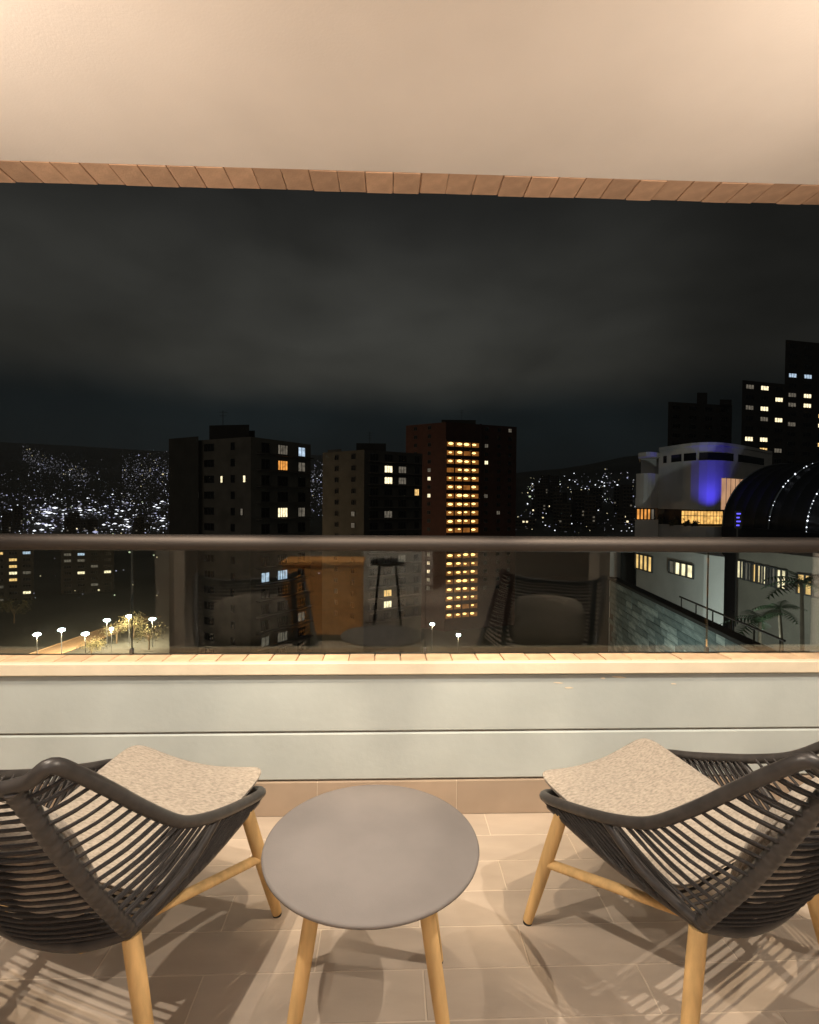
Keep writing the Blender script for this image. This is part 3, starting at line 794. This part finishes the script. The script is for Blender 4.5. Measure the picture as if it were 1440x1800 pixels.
# two buildings low on the left, seen through the glass
tower_back(-40, 58, 955, 240, 'dark block at far left below the handrail with a column of yellow windows', {(2, 2): 'warm', (2, 3): 'warm', (2, 4): 'paleyel', (2, 5): 'warm', (3, 1): 'cool', (3, 4): 'dim', (1, 1): 'warm', (1, 6): 'dim', (3, 7): 'paleyel', (1, 8): 'dim'}, 4, 3, 12)
tower_back(106, 200, 958, 260, 'dark block below the handrail behind the street lamps with scattered white windows', {(0, 1): 'dim', (1, 0): 'paleyel', (1, 2): 'dim', (1, 1): 'cool', (0, 2): 'dim', (2, 3): 'dim', (3, 4): 'paleyel', (2, 6): 'dim', (1, 4): 'paleyel'}, 4, 3, 10)

# mid-distance blocks on the right hillside and in the valley
bmesh_ = []
for k in range(4):
    w, d, h = ((14, 10, 16), (10, 10, 24), (18, 12, 11), (9, 9, 30))[k]
    mb = MB().box((-w / 2, 0, -12), (w / 2, d, h), 0)
    for f in range(int(h // 3.2)):
        mb.box((-w / 2 - .15, -.2, f * 3.2 + 2.9), (w / 2 + .15, -.01, f * 3.2 + 3.2), 1)
        for c in range(int(w // 3)):
            lit = rnd.random()
            mb.box((-w / 2 + c * 3 + .7, -.06, f * 3.2 + .9), (-w / 2 + c * 3 + 2.3, -.012, f * 3.2 + 2.3), 2 if lit > .10 else rnd.choice((3, 3, 4)))
    bmesh_.append(mb.mesh('distant_block', [M['darkwall'], M['slab'], M['darkglass'], M['dim'], M['paleyel']]))
for i in range(26):
    if i < 18: px, py = rnd.uniform(910, 1120), rnd.uniform(866, 940)
    else: px, py = rnd.uniform(0, 290), rnd.uniform(928, 945)
    p = cast(px, py)
    if p is None: continue
    o = link('distant_block', bmesh_[rnd.randrange(4)], None, (p.x, p.y, p.z), (0, 0, -math.atan2(p.x, p.y) + rnd.uniform(-.5, .5)))
    tag(o, 'faint distant apartment block among the lights on the hillside' if i < 18 else 'faint distant block among the lights of the valley floor', 'building', 'distant blocks on the right hillside' if i < 18 else 'distant blocks on the valley floor')

# ------------------------------------------------------------------ white curved building and dome on the right
def white_building():
    t = thing('white_building', 'white rounded building at right washed by blue light, ribbon windows and lit terrace glazing', 'building')
    d = 42
    ch_ = []
    for k in range(15):
        u = k / 14; px = 1157 + (1356 - 1157) * u; ch_.append(plan(px, 45 - 5.5 * math.sin(math.pi * u) + 2 * u))
    zt = zat(778, 42); zb = zat(892, 42); zl = -13
    prism(ch_, 12, zb, zt).build('upper_wall', M['white'], t)
    prism([(x * 1.012, y * 1.012) for x, y in ch_], 11.6, zat(922, 42), zb - .02).build('terrace_wall', M['black'], t)
    prism(ch_, 12, zat(946, 42), zat(921, 42)).build('terrace_parapet', M['white'], t)
    def on(u): u = max(0, min(.9999, u)) * 14; i = int(u); return lerp((*ch_[i], 0), (*ch_[i + 1], 0), u - i), ch_[i], ch_[i + 1]
    # roof lip
    prism([(x * .996, y * .996) for x, y in ch_], 12.3, zt - .12, zt + .12).build('roof_lip', M['white'], t)
    def curved(name, u0, u1, z0, z1, out, th, mat):
        n = max(2, int((u1 - u0) * 28)); vs = []; fs = []
        for i in range(n + 1):
            p, a, b = on(u0 + (u1 - u0) * i / n); nv = p.normalized()
            for (o_, z) in ((out, z0), (out, z1), (out - th, z1), (out - th, z0)): vs.append((p.x - nv.x * o_, p.y - nv.y * o_, z))
        for i in range(n):
            for j in range(4): fs.append([i * 4 + j, i * 4 + (j + 1) % 4, i * 4 + 4 + (j + 1) % 4, i * 4 + 4 + j])
        fs += [[3, 2, 1, 0], [n * 4 + k for k in range(4)]]
        return MB().add(vs, fs).build(name, mat, t)
    for (u0, u1) in ((.04, .07), (.11, .20), (.22, .33), (.355, .66), (.70, .93)):
        curved('ribbon_window', u0, u1, zat(804, 41), zat(790.5, 41), .04, .03, M['darkglass'])
        curved('window_ledge', u0 - .006, u1 + .006, zat(806, 41), zat(804.3, 41), .10, .09, M['white'])
    # lit glazing of the terrace floor
    zg0, zg1 = zat(917, 42), zat(895, 42)
    curved('lit_glazing', .21, .575, zg0, zg1, -.44, .05, M['warmroom'])
    for k in range(14):
        u = .21 + .365 * k / 13; curved('mullion', u - .002, u + .002, zg0, zg1, -.37, .06, M['black'])
    curved('transom', .21, .575, zat(903.5, 42), zat(902.5, 42), -.36, .05, M['black'])
    curved('lit_window', .56, .80, zat(892, 41), zat(836, 41), .06, .04, M['warmbay'])
    for u in (.60, .64, .68, .72, .76): curved('mullion', u - .0025, u + .0025, zat(892, 41), zat(836, 41), .1, .035, M['white'])
    for k, (u, r_) in enumerate(((.02, .45), (.15, .38), (.27, .30), (.33, .25))):
        p, a, b = on(u); q = p.normalized(); rn = random.Random(k)
        sh = thing('shrub', ('dark shrub at the left end of the white terrace parapet', 'second dark shrub on the white terrace parapet', 'low dark shrub before the lit terrace glazing', 'smallest shrub before the lit terrace glazing')[k], 'plant', (p.x + q.x * .25, p.y + q.y * .25, zat(921.5, 42)))
        vs_ = []; fs_ = []
        for i in range(160):
            c_ = Vector((rn.gauss(0, .45), rn.gauss(0, .3), abs(rn.gauss(.5, .45)))) * r_
            e1 = Vector((rn.gauss(0, 1), rn.gauss(0, 1), rn.gauss(0, 1))).normalized() * .12; e2 = e1.orthogonal() * .5
            o_ = len(vs_); vs_ += [c_ - e1, c_ + e2, c_ + e1, c_ - e2]; fs_.append([o_, o_ + 1, o_ + 2, o_ + 3])
        MB().add(vs_, fs_).build('foliage', M['leaf'], sh)
    # side wing with stacked rounded balconies
    for (y0, y1, a, b) in ((790, 798, 1121, 1162), (828, 872, 1118, 1158), (872, 890, 1117, 1158)):
        fr = [plan(a + (b - a) * k / 6, 45 - 1.2 * math.sin(math.pi * k / 6)) for k in range(7)]
        prism(fr, 6, zat(y1, 44), zat(y0, 44)).build('balcony', M['white'], t)
    prism([plan(1126, 46.5), plan(1158, 46.5)], 5, zat(946, 46), zat(798, 46)).build('wing_wall', M['white'], t)
    a, b = plan(1119, 45.2), plan(1150, 45.2)
    for k in range(5): window(t, a, b, .1 + .2 * k, zat(910, 45), .26, .85, 'orange' if k < 4 else 'dim', 0, 'lit_window')
    prism([plan(1117, 44.5), plan(1158, 44.5)], 5, zat(946, 44), zat(911.5, 44)).build('balcony', M['white'], t)
    # lower storeys seen through the glass
    A, B = plan(1121, 40), plan(1275, 30)
    prism([plan(1121, 40), plan(1240, 31), plan(1276, 29.6)], 10, -14, zat(952, 40)).build('lower_wall', M['white'], t)
    A, B = plan(1121, 40), plan(1240, 31)
    for k in range(4): window(t, A, B, .03 + .075 * k, zat(998, 39.5), .55, 1.05, 'warm', 0, 'lit_window')
    for k in range(4): window(t, A, B, .60 + .08 * k, zat(1004, 35), .7, .75, 'paleyel' if k else 'dim', 0, 'lit_window')
    prism([plan(1094, 44), plan(1119, 43.5)], 3, -14, zat(955, 44)).build('dark_bay', M['darkwall'], t)
    prism([plan(1074, 47), plan(1093, 46.5)], 3, -14, zat(955, 44)).build('side_wall', M['white'], t)
    # blue wash lamp on the facade
    p, a, b = on(.55); q = p.normalized()
    l = bpy.data.lights.new('blue_wash', 'SPOT'); l.energy = 620; l.color = (.07, .05, 1); l.spot_size = R(80); l.spot_blend = 1; l.shadow_soft_size = .05
    o = bpy.data.objects.new('blue_wash', l); COL.objects.link(o); o.parent = t
    o.location = (p.x - q.x * 2.6 + .5, p.y - q.y * 2.6, zat(903, 41)); o.rotation_euler = Vector((q.x * .75 - .50, q.y * .75, 1)).to_track_quat('-Z', 'Y').to_euler()
M['warmroom'] = emit('lit_room_amber', (1, .55, .15), 1.4, var=.65, vscale=2.2)
M['warmbay'] = emit('lit_bay_peach', (1, .55, .30), .55, var=.3, vscale=1)
white_building()
# black dome with strings of lights along its ribs
def vault():
    rr = 4.55; c = at(1378, 925, 38); y1 = 26.0
    t = thing('vaulted_canopy', 'black barrel vaulted canopy at the right edge with arcs of white bead lights', 'canopy', (c.x, c.y, c.z))
    L = c.y - y1
    n = 40; ny = 11
    def pt(a, y, k=0): return ((rr + k) * math.cos(a), -y, (rr + k) * math.sin(a))
    for b in range(ny):                                 # membrane bays between the hoops
        y0_, y1_ = L * b / ny, L * (b + 1) / ny; vs = []; fs = []
        for i in range(n + 1):
            a = math.pi * i / n
            for q in range(4):
                y_ = y0_ + (y1_ - y0_) * q / 3; vs.append(pt(a, y_, -.07 * math.sin(math.pi * q / 3)))
        for i in range(n):
            for q in range(3): fs.append([i * 4 + q, i * 4 + q + 1, i * 4 + 5 + q, i * 4 + 4 + q])
        MB().add(vs, fs, 0, True).build('membrane', M['vault'], t)
    vs = [pt(math.pi * i / n, -.01) for i in range(n + 1)]
    MB().add(vs + [(x, .15, z) for x, _, z in vs], [list(range(n, -1, -1))] + [[i, i + 1, n + 2 + i, n + 1 + i] for i in range(n)]).build('end_wall', M['vault'], t)
    MB().box((-rr - .05, -L, -6), (-rr + .12, .1, -.01)).box((rr - .12, -L, -6), (rr + .05, .1, -.01)).build('side_wall', M['vault'], t)
    bme = MB(); octa(bme, (0, 0, 0), .055, .055, 0); bme = bme.mesh('bead_light', M['bead'])
    for yb, a0, a1 in ((0, 0, 0), (38 - 33.3, 4, 70), (38 - 30.2, -2, 62)):
        MB().tube([pt(R(180 - e), yb, .03) for e in range(0, 181, 5)], .045, 6).build('hoop', M['rib'], t)
        e = a0
        while e < a1:
            if rnd.random() < .75:
                o = link('bead_light', bme, t, pt(R(180 - e), yb + .07, .07)); s_ = rnd.choice((.45, .6, .8, 1, 1.25)); o.scale = (s_, s_, s_)
            e += rnd.choice((2.4, 3, 3.2))
vault()
p = at(1298, 926, 31)
sg = thing('blue_sign', 'small vertical blue light sign on the dark edge of the dome', 'sign', tuple(p))
MB().box((-.2, .0, -.1), (.2, .05, .95)).build('backing', M['black'], sg)
for k in range(4):
    MB().box((-.12, -.03, .05 + k * .23), (.12 if k % 2 else .05, -.004, .13 + k * .23)).build('glyph_stroke', M['bluesign'], sg)
MB().box((-.03, .052, -6), (.03, .1, .9)).build('pole', M['black'], sg)
# slate faced retaining wall running away from us, coping, rail
a, b = at(1318, 1147, 15.2), at(1073, 1021, 29.0)
zc = -3.0
t = thing('retaining_wall', 'blue-grey slate clad garden wall sloping away behind the glass, dark coping', 'wall', (a.x, a.y, 0))
d2 = Vector((b.x - a.x, b.y - a.y, 0)); L = d2.length; ang = math.atan2(d2.y, d2.x)
t.rotation_euler = (0, 0, ang)
MB().box((-1.5, -.30, -14), (L, .0, zc)).build('wall_core', M['slab'], t)
MB().box((-1.5, -.38, zc + .002), (L + .1, .10, zc + .16), bev=.02).build('coping', M['darkwall'], t)
sme = [MB().box((0, 0.002, 0), (w_, .05, .292), bev=.005).mesh('slate_stone', M['slate']) for w_ in (.59, .79, .99)]
z = zc - .30
while z > -9:
    x = -1.4 + rnd.uniform(0, .4)
    while x < L - .9:
        k = rnd.randrange(3); link('slate_stone', sme[k], t, (x, rnd.uniform(0, .02), z)); x += (.6, .8, 1.0)[k]
    z -= .30
gr = thing('garden_rail', 'thin metal handrail on posts along the garden wall coping', 'railing', (a.x, a.y, 0), ang)
MB().tube([(-1.4, -.14, zc + .62), (5.2, -.14, zc + .62)], .035, 8).build('rail', M['steel'], gr)
for k in range(6): MB().tube([(-1.2 + 1.25 * k, -.14, zc + .161), (-1.2 + 1.25 * k, -.14, zc + .59)], .025, 8).build('post', M['steel'], gr)
def copy_lamp(px, py, d, w_, lb):  # lamps hidden below the sill, added to brighten walls and palms
    gl = bpy.data.lights.new('hidden_fill_lamp', 'POINT'); gl.energy = w_; gl.color = (.88, 1, .96); gl.shadow_soft_size = .12
    ga = thing('hidden_fill_lamp', lb, 'lamp', tuple(at(px, py, d)))
    MB().tube([(0, 0, -4), (0, 0, 0)], .04, 8).build('pole', M['dsteel'], ga)
    MB().lathe([(.001, .0), (.12, .03), (.16, .14), (.12, .25), (.001, .28)], 16).build('globe', M['lampwhite'], ga)
    go = bpy.data.objects.new('light', gl); COL.objects.link(go); go.parent = ga; go.location = (0, 0, .5)
copy_lamp(1120, 1330, 18, 700, 'unseen white fill lamp below the balcony in front of the slate wall')
for (px, py, d, w_, lb) in ((1262, 1185, 24, 1500, 'unseen lamp added behind the slate wall to brighten the white building'), (1395, 1200, 17, 240, 'unseen lamp added to light the palms at right')):
    copy_lamp(px, py, d, w_, lb)
# low house with lit windows behind the palms
A, B = plan(1296, 32), plan(1470, 26)
hs = thing('garden_house', 'low building behind the palms with a row of warm lit windows below the dome', 'building')
prism([A, B], 5, -12, zat(962, 32)).build('wall', M['concrete'], hs)
for k, (u, pn, w_) in enumerate(((.07, 'paleyel', .5), (.16, 'dim', .6), (.25, 'warm', .6), (.33, 'paleyel', .7), (.42, 'dim', .6), (.52, 'paleyel', .6), (.75, 'warm', .8), (.90, 'dim', .8))):
    window(hs, A, B, u, zat(1018 + 28 * u, 30.5 - 3 * u), w_, 1.0, pn, 1, 'lit_window')

# ------------------------------------------------------------------ plants
def palm(p, h, spread, nl, label, seed):
    rn = random.Random(seed)
    t = thing('palm', label, 'plant', tuple(p))
    lean = Vector((rn.uniform(-.15, .15), rn.uniform(-.15, .15), 0))
    tr = [Vector((0, 0, 0)), Vector((0, 0, h * .5)) + lean * .4, Vector((0, 0, h)) + lean]
    MB().tube(spline(tr, 4), [.09 - .004 * k for k in range(9)], 8).build('trunk', M['bark'], t)
    for k in range(nl):
        a = 2 * math.pi * k / nl + rn.uniform(-.3, .3); up = rn.uniform(.1, 1.1); ln = spread * rn.uniform(.7, 1.1)
        mb = MB(); pts = []
        for i in range(7):
            q = i / 6; r_ = ln * q * math.cos(up * (1 - .2 * q)); z_ = ln * (q * math.sin(up) - .55 * q * q)
            pts.append(Vector((r_ * math.cos(a), r_ * math.sin(a), z_)) + tr[2])
        side = Vector((-math.sin(a), math.cos(a), 0)); vs = []; fs = []
        for i in range(6):
            for sg_ in (1, -1):
                for q in (.0, .5):
                    b0 = lerp(pts[i], pts[i + 1], q); b1 = lerp(pts[i], pts[i + 1], q + .38)
                    wl = ln * .30 * math.sin(math.pi * min(1, (i + q + .6) / 6.6)) + .03
                    tip = lerp(b0, b1, 1.3) + side * sg_ * wl + Vector((0, 0, -wl * .35))
                    o_ = len(vs); vs += [b0, b1, tip]; fs.append([o_, o_ + 1, o_ + 2])
        mb.add(vs, fs); mb.tube(pts, [.018 - .002 * i for i in range(7)], 4)
        mb.build('frond', M['palm'], t)
palm(at(1410, 1160, 20), 3.0, 1.5, 12, 'tall palm at the right edge in front of the lit windows', 3)
palm(at(1335, 1170, 19), 1.6, 1.3, 11, 'shorter palm nearest the wall rail at right', 5)
palm(at(1375, 1165, 23), 2.4, 1.2, 10, 'slim palm between the two other palms', 8)
def tree(p, h, r, n, label, seed, group=None):
    rn = random.Random(seed)
    t = thing('tree', label, 'tree', tuple(p), 0, group)
    mb = MB(); mb.tube([(0, 0, 0), (.1, 0, h * .3), (0, .1, h * .62)], [.28, .2, .1], 8)
    cl_ = []
    for k in range(7):
        a = rn.uniform(0, 6.28); q = Vector((r * .6 * math.cos(a), r * .6 * math.sin(a), h * rn.uniform(.5, .9))); cl_.append(q)
        mb.tube([(0, 0, h * rn.uniform(.3, .5)), lerp((0, 0, h * .5), q, .5) + Vector((0, 0, .2)), q], [.1, .06, .03], 6)
    mb.build('trunk', M['bark'], t)
    vs = []; fs = []
    for k in range(n):
        c_ = rn.choice(cl_); v = Vector((rn.gauss(0, 1), rn.gauss(0, 1), rn.gauss(0, .7))) * r * .27; p_ = c_ + v
        e1 = Vector((rn.gauss(0, 1), rn.gauss(0, 1), rn.gauss(0, 1))).normalized(); e2 = e1.orthogonal().normalized(); s_ = rn.uniform(.14, .32)
        o_ = len(vs); vs += [p_ - e1 * s_, p_ + e2 * s_ * .5, p_ + e1 * s_, p_ - e2 * s_ * .5]; fs.append([o_, o_ + 1, o_ + 2, o_ + 3])
    MB().add(vs, fs).build('crown', M['leaf'], t)

# ------------------------------------------------------------------ street with lamps, lower left
HZ = -36.0
rd_a, rd_b = at(60, 1175, 150), at(262, 1098, 205)
vs = []
c0 = Vector((at(30, 1160, 152).x, 140, 0)); c1 = Vector((at(250, 1098, 206).x, 206, 0))
dv = (c1 - c0).normalized(); nv = Vector((dv.y, -dv.x, 0))
q = []
for (c_, s_) in ((c0 - dv * 30, 1), (c1 + dv * 5, 1), (c1 + dv * 5, -1), (c0 - dv * 30, -1)):
    p_ = c_ + nv * 4.5 * s_; q.append((p_.x, p_.y, GZ + .35))
mb = MB(); mb.add(q, [[0, 1, 2, 3]])
for s_ in (1, -1):
    k0 = c0 - dv * 30 + nv * s_ * 4.55; k1 = c1 + dv * 5 + nv * s_ * 4.55
    mb.tube([(k0.x, k0.y, GZ + .4), (k1.x, k1.y, GZ + .4)], .15, 4)
tag(mb.build('road', M['road']), kind='structure')
lp = thing('street_lamp', 'x', 'street lamp', (0, 0, 0))
pole = MB().tube([(0, 0, -9.2), (0, 0, -.1), (.25, -.1, .05)], [.14, .10, .08], 8).build('pole', M['rib'], lp)
head = MB().lathe([(.001, -.5), (.7, -.36), (1.0, 0), (.7, .28), (.001, .4)], 16).build('lamp_head', M['lampwhite'], lp)
ll = bpy.data.lights.new('lamp', 'POINT'); ll.energy = 20000; ll.color = (1, .72, .42); ll.shadow_soft_size = .4
lo = bpy.data.objects.new('lamp', ll); COL.objects.link(lo); lo.parent = lp; lo.location = (0, 0, -.9)
KIDS[lp] = [pole, head, lo]
LAMPS = [(65, 1115, 'leftmost lit street lamp with its pole showing above the sill', 1), (108, 1107, 'second lit street lamp from the left, on a pole', 1), (150, 1114, 'third lit street lamp from the left beside the pale road', 1), (188, 1090, 'upper left of two close street lamps above the roadside trees', 1), (196, 1105, 'small street lamp just beneath another lamp among the trees', .55), (227, 1083, 'highest street lamp above the roadside trees', 1), (268, 1088, 'rightmost street lamp of the row, beside the dark tower', 1), (760, 1097, 'single bright street lamp below the brick tower', .7), (806, 1116, 'lower street lamp right of the single bright one', .6)]
for i, (px, py, lb, s_) in enumerate(LAMPS):
    o = lp if i == 0 else copy_tree(lp)
    d = 37.3 * F / (py - 880)
    if i > 6:
        k_ = [c for c in bpy.data.objects if c.parent == o and c.type == 'LIGHT'][0]; k_.data = ll.copy(); k_.data.energy = 2500
    o.location = at(px, py, d); o.scale = (s_, s_, 1); tag(o, lb, 'street lamp', 'street lamps below the balcony')
for i, (px, py, d, h, r, lb) in enumerate(((160, 1150, 156, 6, 3.6, 'bushy roadside tree between road and sill'), (205, 1140, 172, 7.5, 4, 'roadside tree under the paired street lamps'), (235, 1130, 178, 8, 4, 'roadside tree below the highest street lamp'), (262, 1150, 165, 8, 4.5, 'dark tree beside the broad tower under the rightmost lamp'), (25, 1130, 200, 9, 5, 'dark tree at the far left beyond the street lamps'))):
    p = at(px, py, d); p.z = GZ
    tree(p, h, r, 700, lb, 20 + i)

# ------------------------------------------------------------------ damp night air over the valley
HZM = bpy.data.materials.new('night_haze'); HZM.use_nodes = True
ht = HZM.node_tree; ht.nodes.clear(); ho = N('ShaderNodeOutputMaterial', ht); hv = N('ShaderNodeVolumePrincipled', ht)
hv.inputs['Color'].default_value = (.86, .94, 1, 1); hv.inputs['Density'].default_value = 1.1e-4; hv.inputs['Anisotropy'].default_value = .3
ht.links.new(hv.outputs[0], ho.inputs['Volume'])
tag(MB().box((-4700, -4700, -60), (4700, 4700, 420)).build('haze', HZM), kind='stuff')
